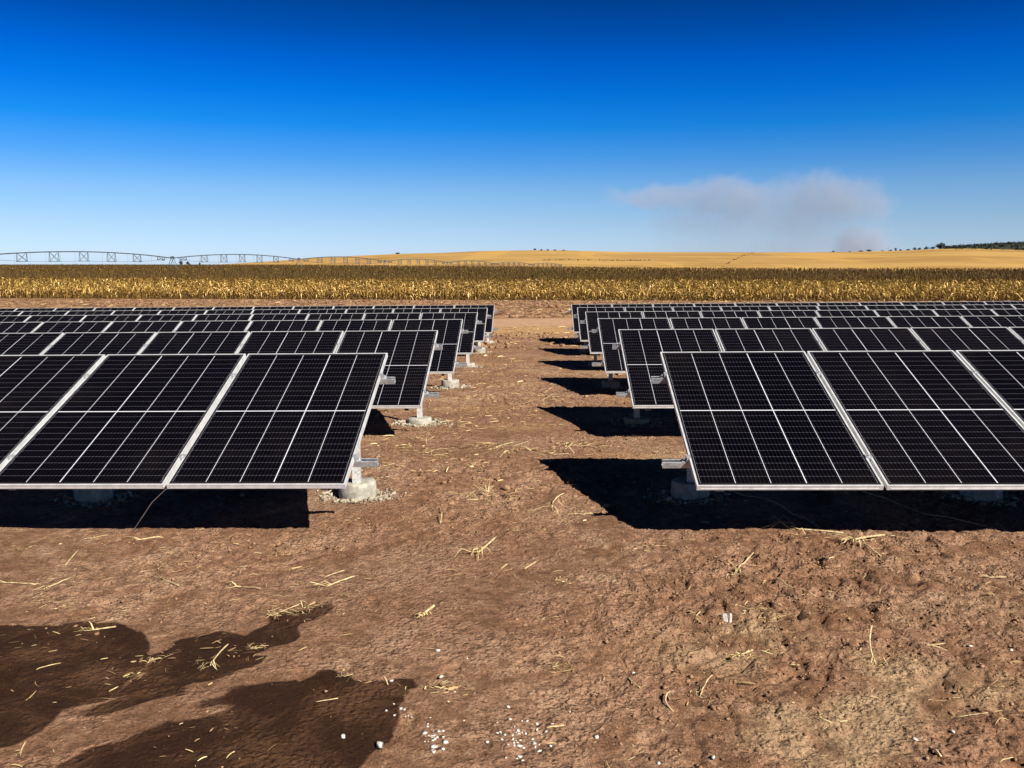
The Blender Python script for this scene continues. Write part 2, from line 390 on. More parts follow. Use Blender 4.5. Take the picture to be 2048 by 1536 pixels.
tan = sst(.25, 1.1, X + .5 * N(X, Y, .9, 30)) * sst(4.4, 3.4, Y + .5 * N(X, Y, .7, 31)) * sst(-.12, .25, N(X, Y, .55, 32)) + .6 * sst(.1, .45, N(X, Y, 1.9, 33))
straw = sst(25, 30, Y) * sst(45, 40, Y) * .8 + .30 * sst(.1, .4, N(X, Y, 1.1, 34)) * sst(6.2, 8, Y) * sst(40, 30, Y)
track = sst(33.2, 34.4, Y + .4 * N(X, Y, 3, 35)) * sst(42.5, 41, Y + .5 * N(X, Y, 3, 36))
plough = sst(42, 43.5, Y + .4 * N(X, Y, 2, 37)) * sst(130, 100, Y)
rl2 = None
ny, nx = X.shape
idx = np.arange(nx * ny, dtype=np.int32).reshape(ny, nx)
Q = np.stack([idx[:-1, :-1].ravel(), idx[:-1, 1:].ravel(), idx[1:, 1:].ravel(), idx[1:, :-1].ravel()], 1)
gm = np_mesh('ground', np.stack([X.ravel(), Y.ravel(), Z.ravel()], 1), Q, M_SOIL, True,
    {'damp': ('POINT', damp.ravel()), 'tan': ('POINT', np.clip(tan, 0, 1).ravel()), 'straw': ('POINT', np.clip(straw, 0, 1).ravel()), 'track': ('POINT', track.ravel()),
     'plough': ('POINT', plough.ravel()), 'far': ('POINT', sst(110, 160, Y).ravel()), 'chaff': ('POINT', np.clip(.25 + 1.2 * N(X, Y, .8, 38), 0, 1).ravel())})
ground = tag(link('ground', gm), kind='structure')
del X, Y, Z, Q, rl, damp, tan, straw, track, plough, idx

# ------------------------------------------------------------------ hills
CREST = [(-500,533),(380,532),(450,529),(520,525),(600,519),(700,513),(800,508.5),(900,506),(960,503),(1065,501.5),(1140,502),(1230,504.5),(1350,505.2),(1500,505.5),(1620,505.5),(1700,504.5),(1800,502),(1860,499),(1930,498),(2048,501),(2200,503),(2700,510)]
def crest(px): return np.interp(px, [c[0] for c in CREST], [c[1] for c in CREST])
def hill_mesh(name, pxs, Ds, zfun, mat):
    V = []; 
    for D in Ds:
        for px in pxs:
            x, y = at(px, D); V.append((x, y, zfun(px, D)))
    n, m = len(pxs), len(Ds); idx = np.arange(n * m).reshape(m, n)
    Q = np.stack([idx[:-1, :-1].ravel(), idx[:-1, 1:].ravel(), idx[1:, 1:].ravel(), idx[1:, :-1].ravel()], 1)
    return np_mesh(name, V, Q, mat, True)
def mat_hill():
    k = NT('ripe_gold_grass'); P = k.pos((.4, 1, 1)); n = k.noise(P, .012, 5, .6); n2 = k.noise(k.pos(), .25, 4, .7); n3 = k.noise(k.pos((1, .12, 1)), .02, 3, .6)
    c = k.mix(k.rng(n, .36, .62), (.27, .155, .045), (.42, .26, .085))
    c = k.mix(k.rng(n3, .5, .62, 0, .6), c, (.48, .29, .075))
    c = k.mix(k.rng(n2, .35, .7, .35, 0), c, (.26, .15, .045))
    k.bsdf(c, .95, 0, .1); return k.m
HM = mat_hill()
def hz(px, D):
    top = zat(crest(px), 1200.0)
    t = float(sst(470, 1200, D)); b = -8.5
    if D <= 1200: return b + (top - b) * (.35 * t + .65 * (D - 470) / 730) if D > 470 else b
    return top - (top + 9) * float(sst(1200, 2100, D))
tag(link('golden_hill', hill_mesh('golden_hill', list(range(-520, 2720, 24)), list(range(470, 1200, 35)) + [1200, 1240, 1300, 1400, 1600, 1800, 2100], hz, HM)), kind='structure')
RID = [(1620,508),(1780,506),(1860,501),(1900,495.5),(1960,492.5),(2000,489.5),(2048,488.5),(2120,487),(2300,485),(2700,484)]
def ridge(px): return float(np.interp(px, [c[0] for c in RID], [c[1] for c in RID]))
WM = mat_noise('wooded_slope', (.018, .026, .014), (.04, .045, .02), .05, .95, world=True)
def rz(px, D):
    top = zat(ridge(px), 1700.0); return -9 + (top + 9) * float(sst(1250, 1700, D)) if D < 1700 else top - (top + 9) * float(sst(1700, 2300, D))
tag(link('wooded_hill', hill_mesh('wooded_hill', list(range(1600, 2720, 20)), [1250, 1300, 1400, 1500, 1600, 1650, 1700, 1750, 1900, 2100, 2300], rz, WM)), kind='structure')

def clump_mesh(name, centres, per, size, mat, rng):
    """many small leaf-clump faces scattered around the given centres (x,y,z,rx,rz)"""
    V = []; T = []
    for (cx, cy, cz, rx, rzz) in centres:
        p = rng.normal(size=(per, 3)); p /= np.linalg.norm(p, axis=1)[:, None]; p *= rng.uniform(.45, 1.0, (per, 1)) ** .5
        c = p * [rx, rx, rzz] + [cx, cy, cz]
        for a in range(per):
            e = rng.normal(size=(4, 3)) * size * rng.uniform(.5, 1.2); n = len(V)
            V += [c[a] + e[0], c[a] + e[1], c[a] + e[2]]; T.append((n, n + 1, n + 2))
    return np_mesh(name, V, None, mat, False, {'tone': ('FACE', rng.random(len(T)))}, tri=T)
def tree(px, D, base_py, hpx, wpx, label, group=None, kind=0):
    rng = np.random.default_rng(int(px * 7 + D)); x, y = at(px, D); z0 = zat(base_py, D); h = hpx / F * D; w = wpx / F * D
    o = link('tree', None, None, (x, y, z0)); tag(o, label, 'tree', group)
    m = MB(); m.tube([(0, 0, -1), (0.1, 0, h * .35), (.15, .1, h * .7)], [h * .05, h * .035, h * .015], 6)
    for a in range(4):
        t = rng.uniform(0, 6.28); m.tube([(0, 0, h * .3), (math.cos(t) * w * .25, math.sin(t) * w * .25, h * .62)], [h * .022, h * .008], 5)
    m.build('trunk', M_BARK, o)
    cs = []
    for a in range(7 + int(w / 3)):
        t = rng.uniform(0, 6.28); r = rng.uniform(0, .36) * w; zz = h * rng.uniform(.22, .74) * (1 - .25 * r / w)
        cs.append((math.cos(t) * r, math.sin(t) * r, zz, w * rng.uniform(.14, .24), h * rng.uniform(.16, .26)))
    cs.append((0, 0, h * .8, w * .16, h * .16))
    link('crown', clump_mesh('crown', cs, 70, max(.25, h * .055), M_LEAF, rng), o)
# far trees, left of centre above the maize
tree(368, 1500, 531, 9, 9, 'left of two dark round trees close together on the skyline right of the irrigation tower')
tree(382, 1500, 531, 8, 11, 'right of two dark round trees close together on the skyline right of the irrigation tower')
tree(405, 1600, 531, 6, 5, 'tiny lone tree on the flat skyline between the two irrigation towers')
tree(797, 1190, 509.5, 3.5, 11, 'low dark bush-like tree alone on the left slope of the golden hill')
for px, h, w, lb in ((1069,5,8,'dark tree, leftmost and tallest of the cluster on top of the golden hill'), (1082,3.5,7,'small tree just right of the tallest tree on top of the golden hill'), (1094,3.5,6,'small tree in the middle of the cluster on top of the golden hill'), (1108,3,9,'low tree right of the middle of the cluster on the golden hilltop'), (1126,2.5,12,'low spreading tree at the right end of the golden hilltop cluster')):
    tree(px, 1195, crest(px) + 1.2, h, w, lb, 'trees on top of the golden hill')
for px, h, w, lb in ((1660,3.5,7,'small lone dark tree at the left end of the right skyline'), (1692,2.5,6,'tiny low tree second from the left on the right skyline'), (1713,3.5,12,'low dark tree left of the broad one under the smoke'), (1730,5,15,'broad dark tree on the skyline just right of the smoke base'),
    (1757,2.5,6,'tiny tree between the smoke base and the dark tree cluster'), (1773,3.5,9,'low tree on the skyline left of the small bluish pair'), (1783,7,5,'slim bluish tree standing up thinly on the right skyline'), (1792,4,9,'low dark tree just right of the slim bluish one')):
    tree(px, 1195, crest(px) + 1.2, h, w, lb, 'scattered trees along the right skyline')
for px, h, w, lb in ((1808,4,10,'leftmost low tree of the dark cluster climbing to the ridge'), (1820,7,12,'dark tree second from the left in the cluster below the ridge'), (1830,6,11,'dark tree in the middle of the cluster left of the tallest one'), (1843,8,13,'dark tree rising just left of the tall pointed one'), (1856,7,13,'dark tree touching the left side of the tall pointed one'),
    (1871,14.5,22,'tallest dark tree with a pointed crown on the right skyline'), (1884,8,14,'dark tree touching the right side of the tall pointed one')):
    tree(px, 1192, crest(px) + 1.5, h, w, lb, 'dark tree cluster at the left end of the wooded ridge')
for px, py, h, w, lb in ((1962,502,7,12,'lone round tree on the gold field below the wooded ridge'), (2024,502,5,9,'left of two small trees below the ridge at the right edge'), (2034,502,5,9,'right of two small trees below the ridge at the right edge')):
    tree(px, 1160, py, h, w, lb, 'trees on the gold field below the wooded ridge')
# the far-off wood on the ridge reads as one mass
rg = np.random.default_rng(3); cs = []
for px in np.arange(1872, 2640, 2.2):
    for q in range(3):
        D = 1700 - rg.uniform(0, 180) if q else 1698; x, y = at(px, D); cs.append((x, y, rz(px, D) + rg.uniform(.3, 2.2), rg.uniform(2.5, 5.5), rg.uniform(1.4, 3.0)))
tag(link('woodland', clump_mesh('woodland', cs, 22, 1.1, M_LEAF, rg)), 'dark far-off wood covering the ridge at the right edge', 'woodland', kind='stuff')
# scrub line in front of the ridge and hedge lines on the slope
def hedge(name, p0, p1, D0, D1, n, label, hh=1.2):
    rg = np.random.default_rng(n); cs = []
    for i in range(n):
        t = (i + rg.uniform(-.3, .3)) / n
        if rg.random() < .25: continue
        px, D = p0 + (p1 - p0) * t, D0 + (D1 - D0) * t; x, y = at(px, D); cs.append((x, y, hz(px, D) + hh * .3, rg.uniform(.6, 2.4), hh * rg.uniform(.4, .9)))
    tag(link(name, clump_mesh(name, cs, 10, .45, M_LEAF, rg)), label, 'hedge', kind='stuff')
hedge('hedge_row', 1085, 1300, 820, 840, 80, 'thin dark hedge line crossing the middle of the golden hill', .8)
hedge('hedge_row', 1900, 2120, 1120, 1130, 80, 'dark scrub line on the gold field below the wooded ridge', 1.6)
hedge('hedge_row', 1440, 1505, 700, 1150, 26, 'broken dark hedge running up the golden slope below the smoke', .35)

# ------------------------------------------------------------------ solar array rows
TILT, PW, PL, PITCHX, SPACE, ZB = 0.3952, 1.096, 1.754, 1.116, 3.5084, 0.36
TH, LIP = .030, .0115
# outer wall with a shallow groove, seen as two tones along the edge: (outward, z)
PROF = [(0, 0), (0, -.011), (.0012, -.0125), (.0012, -.0165), (0, -.018), (0, -TH), (LIP + .012, -TH), (LIP + .012, -TH + .0018), (.002 + .0015, -TH + .0018), (.0035, -.0045), (LIP, -.0045), (LIP, 0)]
def frame_mesh():
    m = MB()
    def bar(fn, L0, L1):
        n = len(m.v); c = len(PROF)
        for t in (L0, L1):
            for q, z in PROF: m.v.append(Vector(fn(t, q, z)))
        for k in range(c):
            k2 = (k + 1) % c; m.f.append([n + k, n + k2, n + c + k2, n + c + k])
        m.f.append([n + k for k in range(c)][::-1]); m.f.append([n + c + k for k in range(c)])
    bar(lambda t, q, z: (q, t, z), 0, PL); bar(lambda t, q, z: (PW - q, t, z), 0, PL)
    bar(lambda t, q, z: (t, q, z), .0238, PW - .0238); bar(lambda t, q, z: (t, PL - q, z), .0238, PW - .0238)
    # the short bars' lips reach the corners
    for yy in (0, PL - LIP):
        for xx in (LIP, PW - .0238): m.box((xx, yy + .0002, -.0040), (xx + .0123, yy + LIP - .0002, -.0001))
    for yy in (0.0002, PL - .0037):
        for xx in (.004, PW - .0238): m.box((xx, yy, -TH + .0003), (xx + .0198, yy + .0035, -.0046))
    me = m.mesh('solar_panel', M_FRAME)
    return me
FRM = frame_mesh()
m = MB(); m.box((.006, .006, -.0052), (PW - .006, PL - .006, -.0016)); GLS = m.mesh('glass', M_CELL)
m = MB(); m.box((.40, 1.50, -.026), (.69, 1.56, -.0054)); JBX = m.mesh('junction_box', M_TYRE)
def rail_prof():      # open channel, slot upwards, lips (y along slope, z normal)
    return [(-.021, 0), (-.021, -.041), (.021, -.041), (.021, 0), (.009, 0), (.009, -.003), (.0185, -.003), (.0185, -.0385), (-.0185, -.0385), (-.0185, -.003), (-.009, -.003), (-.009, 0)]
m = MB(); m.box((-.0085, -.02, -.030), (.0085, .02, .001)); m.box((-.021, -.02, .001), (.021, .02, .0042)); m.tube([(0, 0, .004), (0, 0, .0105)], .0075, 6); CLAMP_MID = m.mesh('clamp', M_GALV)
m = MB(); m.box((-.0165, -.02, -.030), (-.0005, .02, .001)); m.box((-.0165, -.02, .001), (.011, .02, .0042)); m.box((-.042, -.02, -.030), (-.0165, .02, -.026)); m.tube([(-.029, 0, -.026), (-.029, 0, -.006)], .0045, 6); m.tube([(-.029, 0, -.018), (-.029, 0, -.011)], .0085, 6); CLAMP_END = m.mesh('clamp', M_GALV)
RS = (.31, 1.40)
POSTY = 1.15
def foot_mesh(seed):
    rg = np.random.default_rng(seed); m = MB(); n = 28; prof = [(.137, -.35), (.137, -.02), (.138, .06), (.136, .136), (.128, .147), (.06, .142), (.0, .146)]
    for r, z in prof[:-1]:
        for k in range(n):
            t = 2 * math.pi * k / n; j = 1 + .02 * math.sin(3 * t + seed) + rg.uniform(-.012, .012)
            m.v.append(Vector((math.cos(t) * r * j, math.sin(t) * r * j, z + (rg.uniform(-.006, .006) if z > .1 else 0))))
    m.v.append(Vector((0, 0, .148)))
    for i in range(len(prof) - 2):
        for k in range(n): m.f.append([i * n + k, i * n + (k + 1) % n, (i + 1) * n + (k + 1) % n, (i + 1) * n + k])
    for k in range(n): m.f.append([(len(prof) - 2) * n + k, (len(prof) - 2) * n + (k + 1) % n, len(m.v) - 1])
    return m.mesh('footing', M_CONC, True)
FEET = [foot_mesh(s) for s in (1, 2, 3)]
hp = ZB + POSTY * math.tan(TILT) - (.030 + .041 + .055) / math.cos(TILT)
m = MB()
for a, b in (((-.03, -.02, 0), (.03, -.017, 0)), ((-.03, -.017, 0), (-.027, .02, 0)), ((.027, -.017, 0), (.03, .02, 0))):
    m.box((a[0], a[1], -.2), (b[0], b[1], hp + .03))
m.box((-.045, -.028, hp - .09), (-.031, .03, hp + .05)); m.box((.031, -.028, hp - .09), (.045, .03, hp + .05)); m.tube([(-.055, 0, hp), (.055, 0, hp)], .008, 6)
POSTM = m.mesh('post', M_POST)
m = MB(); m.box((-.022, .12, -.1265), (.022, 1.66, -.1235)); m.box((-.022, .12, -.1235), (-.019, 1.66, -.0715)); m.box((.019, .12, -.1235), (.022, 1.66, -.0715)); RAFT = m.mesh('rafter', M_GALV)
XL, XR, YL, YR = -1.1514, .9556, 5.157, 5.107
RUB = []          # places of footings, for the cement crumbs
ordn = ['front', 'second', 'third', 'fourth', 'fifth', 'rearmost']
rr = random.Random(4)
rail_cache = {}
for side in (-1, 1):
    for i in range(6):
        y0 = (YL if side < 0 else YR) + i * SPACE; xe = XL if side < 0 else XR
        n = int((.62 * (y0 + 1.0) - 1.0) / PITCHX) + 2
        z0 = float(terrain(xe, y0)); row = link('solar_panel_row', None, None, (xe, y0, z0), (-SLOPE, -CROSS, 0))
        where = 'left' if side < 0 else 'right'
        lab = {0: 'front row of tilted black solar panels %s of the dirt path, nearest the camera', 5: 'rearmost row of black solar panels %s of the path, nearest the dirt track'}.get(i, ordn[i] + ' row of black solar panels counted from the camera, %s of the dirt path') % where
        tag(row, lab, 'solar array', 'rows of solar panels beside the dirt path')
        for j in range(n):
            dx = side * j * PITCHX - (PW if side < 0 else 0)
            p = link('solar_panel', FRM, row, (dx, 0, ZB), (TILT, 0, 0))
            g = link('glass', GLS, p)
            if rr.random() < .5 and i + j: g.location = (PW, PL, 0); g.rotation_euler = (0, 0, math.pi)
            if i == 0 and j < 4: link('junction_box', JBX, p)
        # rails: both run the length of the row and stick out past the last panel at the path
        ext = .135 if i % 3 != 1 else .12; ln = n * PITCHX - .02
        for q, s in enumerate(RS):
            e = ext + (.02 if q == 0 else -.03) + rr.uniform(-.01, .01)
            mm = MB(); x0, x1 = (-e, ln + .1) if side > 0 else (-ln - .1, e)
            mm.extrude_x([(s + a, -TH - .0005 + b) for a, b in rail_prof()], x0, x1)
            mm.build('rail', M_GALV, row, loc=(0, 0, ZB), rot=(TILT, 0, 0))
            cy, sy = math.cos(TILT), math.sin(TILT)
            c = link('clamp', CLAMP_END, row, (0, s * cy, ZB + s * sy), (TILT, 0, 0))
            if side < 0: c.matrix_local = Matrix.Translation((0, s * cy, ZB + s * sy)) @ Matrix.Rotation(TILT, 4, 'X') @ Matrix.Rotation(math.pi, 4, 'Z')
            for j in range(1, n if i < 3 else min(n, 4)):
                xg = side * (j * PITCHX - .01)
                link('clamp', CLAMP_MID, row, (xg, s * cy, ZB + s * sy), (TILT, 0, 0))
        k = 0
        while True:
            dx = .17 + k * (1.98 if side < 0 else 2.08)
            if dx > ln + .2: break
            px = side * dx; py = POSTY + rr.uniform(-.03, .03)
            gz = ground_z(xe + px, y0 + py) - z0 - px * CROSS
            f = link('footing', FEET[(i + k) % 3], row, (px, py, gz - (.0 if i % 2 == 0 else .05)), (0, 0, rr.uniform(0, 6)))
            link('post', POSTM, row, (px, POSTY, 0)); link('rafter', RAFT, row, (px, 0, ZB), (TILT, 0, 0))
            RUB.append((xe + px, y0 + py, i)); k += 1
# thin cable hanging from the front left row to the ground
gx, gy = on_ground(266, 1062)
ax = XL - PITCHX + .01
m = MB(); m.tube([(ax, YL + .02, float(terrain(ax, YL)) + ZB - .03), (ax * .62 + gx * .38, YL * .62 + gy * .38, .08), (gx, gy, ground_z(gx, gy) + .01)], .0022, 5)
tag(m.build('cable', M_GALV), 'thin pale wire slanting down from the gap between the left front panels to the soil', 'wire')

# pale dry roots creeping over the shaded soil in front of the right row
for lb, pp in (('thin pale root creeping through the right front shadow below the first panel', [(1460,985),(1490,1000),(1530,1003),(1560,1018),(1585,1032),(1612,1042),(1640,1058)]), ('thin pale root creeping through the right front shadow below the second panel', [(1725,985),(1770,1000),(1810,1012),(1850,1028),(1890,1035),(1935,1048),(1975,1058)])):
    ps = [on_ground(*q) for q in pp]; m = MB(); m.tube([(a, b, ground_z(a, b) + .006 + .006 * (i % 2)) for i, (a, b) in enumerate(ps)], [.004, .005, .003, .005, .004, .003, .002], 6)
    tag(m.build('root', M_STALK, None, True), lb, 'root')

# ------------------------------------------------------------------ the maize field
def corn():
    rg = np.random.default_rng(8)
    def yn(x): return 89.0 - .095 * x
    def yf(x): return np.interp(x, [-260, -110, 0, 70, 260], [430, 390, 300, 235, 215])
    VV, QQ, TT = [], [], []; nv = 0
    def emit(P, Hh, nl, segs, lw, stalk, tas, y0_=0):
        nonlocal nv
        n = len(P); z0 = terrain(P[:, 0], P[:, 1])
        base = np.c_[P, z0]
        lean = rg.normal(0, .05, (n, 2))
        for k in range(nl):
            t = (k + .6) / (nl + .4); az = rg.uniform(0, 2 * np.pi, n); L = lw[1] * rg.uniform(.6, 1.15, n) * (1 - .35 * abs(t - .5))
            hz0 = Hh * (.10 + .80 * t) ; rise = rg.uniform(-.1, .75, n) * (.4 + .8 * t); droop = rg.uniform(.5, 1.5, n)
            d = np.c_[np.cos(az), np.sin(az)]; sd = np.c_[-np.sin(az), np.cos(az)]
            tw = rg.uniform(-.8, .8, n)
            pts = []
            for s in range(segs + 1):
                u = s / segs; r = L * u; z = hz0 + L * (rise * u - droop * u * u)
                c = np.c_[base[:, 0] + d[:, 0] * r + lean[:, 0] * hz0, base[:, 1] + d[:, 1] * r + lean[:, 1] * hz0, base[:, 2] + np.maximum(z, .05)]
                w = lw[0] * (1 - .75 * u ** 1.5) * .5 * rg.uniform(.8, 1.2, n)
                o = np.c_[sd[:, 0] * w * np.cos(tw), sd[:, 1] * w * np.cos(tw), w * np.sin(tw)]
                pts += [c - o, c + o]
            arr = np.stack(pts, 1); m_ = arr.shape[1]; VV.append(arr.reshape(-1, 3)); ids = nv + np.arange(n)[:, None] * m_
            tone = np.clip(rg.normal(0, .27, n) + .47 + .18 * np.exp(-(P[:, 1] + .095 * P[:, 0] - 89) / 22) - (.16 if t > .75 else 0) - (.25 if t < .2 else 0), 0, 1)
            for s in range(segs):
                QQ.append(np.concatenate([ids + 2 * s, ids + 2 * s + 1, ids + 2 * s + 3, ids + 2 * s + 2], 1)); TT.append(np.clip(tone + rg.uniform(-.08, .08, n), 0, 1))
            nv += n * m_
        if stalk:
            for a in (0, 1.57):
                w = .016; o = np.array([math.cos(a) * w, math.sin(a) * w, 0]); top = base + np.c_[lean * Hh[:, None], Hh]
                arr = np.stack([base - o, base + o, top + o * .4, top - o * .4], 1); VV.append(arr.reshape(-1, 3)); ids = nv + np.arange(n)[:, None] * 4
                QQ.append(ids + np.arange(4)); TT.append(rg.uniform(.35, .8, n)); nv += 4 * n
            # ear of maize hanging beside the stalk
            az = rg.uniform(0, 6.28, n); hh = Hh * rg.uniform(.38, .5, n); c = base + np.c_[np.cos(az) * .08, np.sin(az) * .08, hh]
            for a in (0, 1.57):
                o = np.array([math.cos(a) * .035, math.sin(a) * .035, 0]); up = np.array([0, 0, .13])
                arr = np.stack([c - up, c + o, c + up, c - o], 1); VV.append(arr.reshape(-1, 3)); ids = nv + np.arange(n)[:, None] * 4
                QQ.append(ids + np.arange(4)); TT.append(rg.uniform(.7, 1, n)); nv += 4 * n
        for a in range(tas):
            az = rg.uniform(0, 6.28, n); sp = rg.uniform(.02, .16, n); top = base + np.c_[lean * Hh[:, None], Hh * .9]; w = lw[0] * .22
            o = np.c_[-np.sin(az) * w, np.cos(az) * w, np.zeros(n)]; tip = top + np.c_[np.cos(az) * sp, np.sin(az) * sp, rg.uniform(.25, .42, n)]
            arr = np.stack([top - o, top + o, tip + o * .5, tip - o * .5], 1); VV.append(arr.reshape(-1, 3)); ids = nv + np.arange(n)[:, None] * 4
            QQ.append(ids + np.arange(4)); TT.append(rg.uniform(.05, .42, n)); nv += 4 * n
    def rows(d0, d1, step, sp, margin):
        out = []
        for d in np.arange(d0, d1, step):
            ymid = 89 + d; half = ymid * .62 + margin; x = np.arange(-half, half, sp); x = x + rg.uniform(-.3, .3, len(x)) * sp
            y = yn(x) + d + rg.uniform(-.12, .12, len(x)) * step; k = (y < yf(x)) & (rg.random(len(x)) > .06); out.append(np.c_[x[k], y[k]])
        return np.concatenate(out)
    def hgt(P, s=.10): return 2.35 + .12 * N(P[:, 0], P[:, 1], 6, 50) * 2 + rg.normal(0, s, len(P)) - .5 * (rg.random(len(P)) < .12)
    P = rows(0, 5.2, .75, .23, 12); emit(P, hgt(P, .15), 10, 3, (.090, .42), True, 3)
    P = rows(5.2, 30, .8, .36, 10); emit(P, hgt(P, .13), 5, 2, (.10, .55), False, 3)
    P = rows(30, 90, 1.3, .62, 10); emit(P, hgt(P, .15), 4, 2, (.18, .70), False, 3, 1)
    P = rows(90, 345, 2.2, 1.0, 10); emit(P, hgt(P, .15), 4, 1, (.30, .9), False, 3, 1)
    me = np_mesh('maize_field', np.concatenate(VV), np.concatenate(QQ), M_CORN, False, {'tone': ('FACE', np.concatenate(TT))})
    # QQ is grouped per leaf segment, TT follows the same order
    return me
mf = link('maize_field', corn()); tag(mf, 'field of tall dry golden maize standing behind the ploughed strip', 'maize', kind='stuff')

# ------------------------------------------------------------------ centre pivot irrigation machine
T0 = np.array([-84.0, 220.0]); DX, DZ = 18.9, 51.6
TP = [(348,517),(602,519.5),(774,523.5),(889,526),(979,528),(1054,529.5),(1157,531)]
def tower_at(i):
    c = T0 + np.array([DX, DZ]) * i; px = 1024 + c[0] / c[1] * F; D = c[1]
    py = np.interp(i, range(-2, 7), [516, 514, 517, 519.5, 523.5, 526, 528, 529.5, 530.5]); 
    x, y = at(px, D); return Vector((x, y, zat(py, D)))
piv = link('irrigation_machine', None, None, (*tower_at(0).xy, tower_at(0).z - 4.6)); tag(piv, 'long centre pivot irrigation machine with arched truss spans standing in the maize', 'irrigation machine')
po = piv.location
ARCH = {-2: 1.3, -1: 1.25, 0: 1.2, 1: 1.2, 2: 1.2, 3: 1.2, 4: 1.1, 5: 1.0}
for i in range(-1, 7):
    T = tower_at(i) - po; dirv = (tower_at(i + 1) - tower_at(i)).normalized() if i < 6 else (tower_at(i) - tower_at(i - 1)).normalized()
    dh = Vector((dirv.x, dirv.y, 0)).normalized(); sd = Vector((-dh.y, dh.x, 0)); H = 4.6
    m = MB(); r = .07
    for a in (-1, 1):       # an A frame: two pairs of legs spread along the wheel line
        foot = T + sd * (a * 2.1) + Vector((0, 0, -H + .75))
        for b in (-1, 1): m.tube([T + dh * (b * .45), foot + dh * (b * .15)], r, 5)
    m.tube([T + sd * -2.1 + Vector((0, 0, -H + .75)), T + sd * 2.1 + Vector((0, 0, -H + .75))], .09, 5)
    m.tube([T + sd * -1.1 + Vector((0, 0, -H * .48)), T + sd * 1.1 + Vector((0, 0, -H * .48))], .05, 5)
    m.box(T + Vector((-.35, -.35, -.1)), T + Vector((.35, .35, .45)))
    tw = m.build('tower', M_STEEL, piv)
    for a in (-1, 1):
        c = T + sd * (a * 2.3) + Vector((0, 0, -H + .62)); m = MB()
        pts = [c + sd * (math.cos(t) * .48) + Vector((0, 0, math.sin(t) * .48)) for t in np.linspace(0, 2 * math.pi, 17)]
        m.tube(pts, .15, 6, cap=False); m.tube([c - dh * .1, c + dh * .1], .2, 8); m.build('wheel', M_TYRE, piv, True)
for i in range(-1, 6):
    A, B = tower_at(i) - po, tower_at(i + 1) - po; up = Vector((0, 0, 1)); h = ARCH[i]
    dh = Vector((B.x - A.x, B.y - A.y, 0)).normalized(); sd = Vector((-dh.y, dh.x, 0))
    def pipe(t): return A.lerp(B, t) + up * (h * 4 * t * (1 - t))
    m = MB(); m.tube([pipe(t) for t in np.linspace(0, 1, 25)], .13, 6); sp = m.build('span_pipe', M_STEEL, piv)
    m = MB(); ts = [.03] + [(k + .5) / 7 for k in range(7)] + [.97]; low = []
    for q, t in enumerate(ts):
        dpt = 2.05 * (1 - abs(2 * t - 1) ** 3.2) * (0.0 if q in (0, 8) else 1); low.append((t, dpt))
    for a in (-1, 1):
        m.tube([pipe(t) - up * (d + .02) + sd * (a * d * .12) for t, d in low], .022, 4)          # truss rods
    for t, d in low[1:-1]:
        dt = .021; L0, L1 = [pipe(t + s * dt) - up * d for s in (-1, 1)]
        for a in (-1, 1):
            o = sd * (a * d * .12)
            m.tube([pipe(t - dt), L0 + o], .055, 4); m.tube([pipe(t + dt), L1 + o], .055, 4)
            m.tube([pipe(t - dt), L1 + o], .04, 4); m.tube([pipe(t + dt), L0 + o], .04, 4)
            m.tube([L0 + o, L1 + o], .05, 4)
        m.tube([L0 + sd * (d * .12), L0 - sd * (d * .12)], .04, 4)
    m.build('truss', M_STEEL, piv)
    for k in range(14):
        m = MB(); t = (k + .7) / 14.5; p = pipe(t); m.tube([p, p + sd * .15 + up * .12, p + sd * .3, Vector((p.x + sd.x * .3, p.y + sd.y * .3, A.z - 2.4))], .013, 4, cap=False)
        m.build('drop_hose', M_TYRE, piv)

# ------------------------------------------------------------------ things lying on the soil
T_ = (1 + 5 ** .5) / 2
ICO_V = np.array([(-1,T_,0),(1,T_,0),(-1,-T_,0),(1,-T_,0),(0,-1,T_),(0,1,T_),(0,-1,-T_),(0,1,-T_),(T_,0,-1),(T_,0,1),(-T_,0,-1),(-T_,0,1)], float); ICO_V /= np.linalg.norm(ICO_V[0])
ICO_F = np.array([(0,11,5),(0,5,1),(0,1,7),(0,7,10),(0,10,11),(1,5,9),(5,11,4),(11,10,2),(10,7,6),(7,1,8),(3,9,4),(3,4,2),(3,2,6),(3,6,8),(3,8,9),(4,9,5),(2,4,11),(6,2,10),(8,6,7),(9,8,1)])
def gz(P): return terrain(P[:, 0], P[:, 1]) + relief(P[:, 0], P[:, 1])
def rocks(P, R, flat, rg, sink=.35):
    n = len(P); v = ICO_V[None] * rg.uniform(.45, 1.35, (n, 12, 1)); a = rg.uniform(0, 6.28, n); ca, sa = np.cos(a)[:, None], np.sin(a)[:, None]
    sx, sy = rg.uniform(.7, 1.3, (n, 1)), rg.uniform(.7, 1.3, (n, 1)); x, y = v[..., 0] * sx, v[..., 1] * sy
    v = np.stack([x * ca - y * sa, x * sa + y * ca, v[..., 2] * flat], 2) * R[:, None, None]
    v += np.c_[P, gz(P) + R * flat * (1 - 2 * sink)][:, None]
    F_ = (ICO_F[None] + 12 * np.arange(n)[:, None, None]).reshape(-1, 3); return v.reshape(-1, 3), F_
def scatter(rg, n, x0, x1, y0, y1, wfun):
    out = []; tot = 0
    while tot < n:
        # uniform over the ground strip, kept by weight
        p = np.c_[rg.uniform(x0, x1, n * 3), rg.uniform(y0, y1, n * 3)]; k = rg.random(len(p)) < wfun(p[:, 0], p[:, 1]); out.append(p[k]); tot += k.sum()
    return np.concatenate(out)[:n]
def infr(x, y, m=1.12): return np.abs(x + .028 * y) < (.60 * y * m + .4)
rg = np.random.default_rng(17)
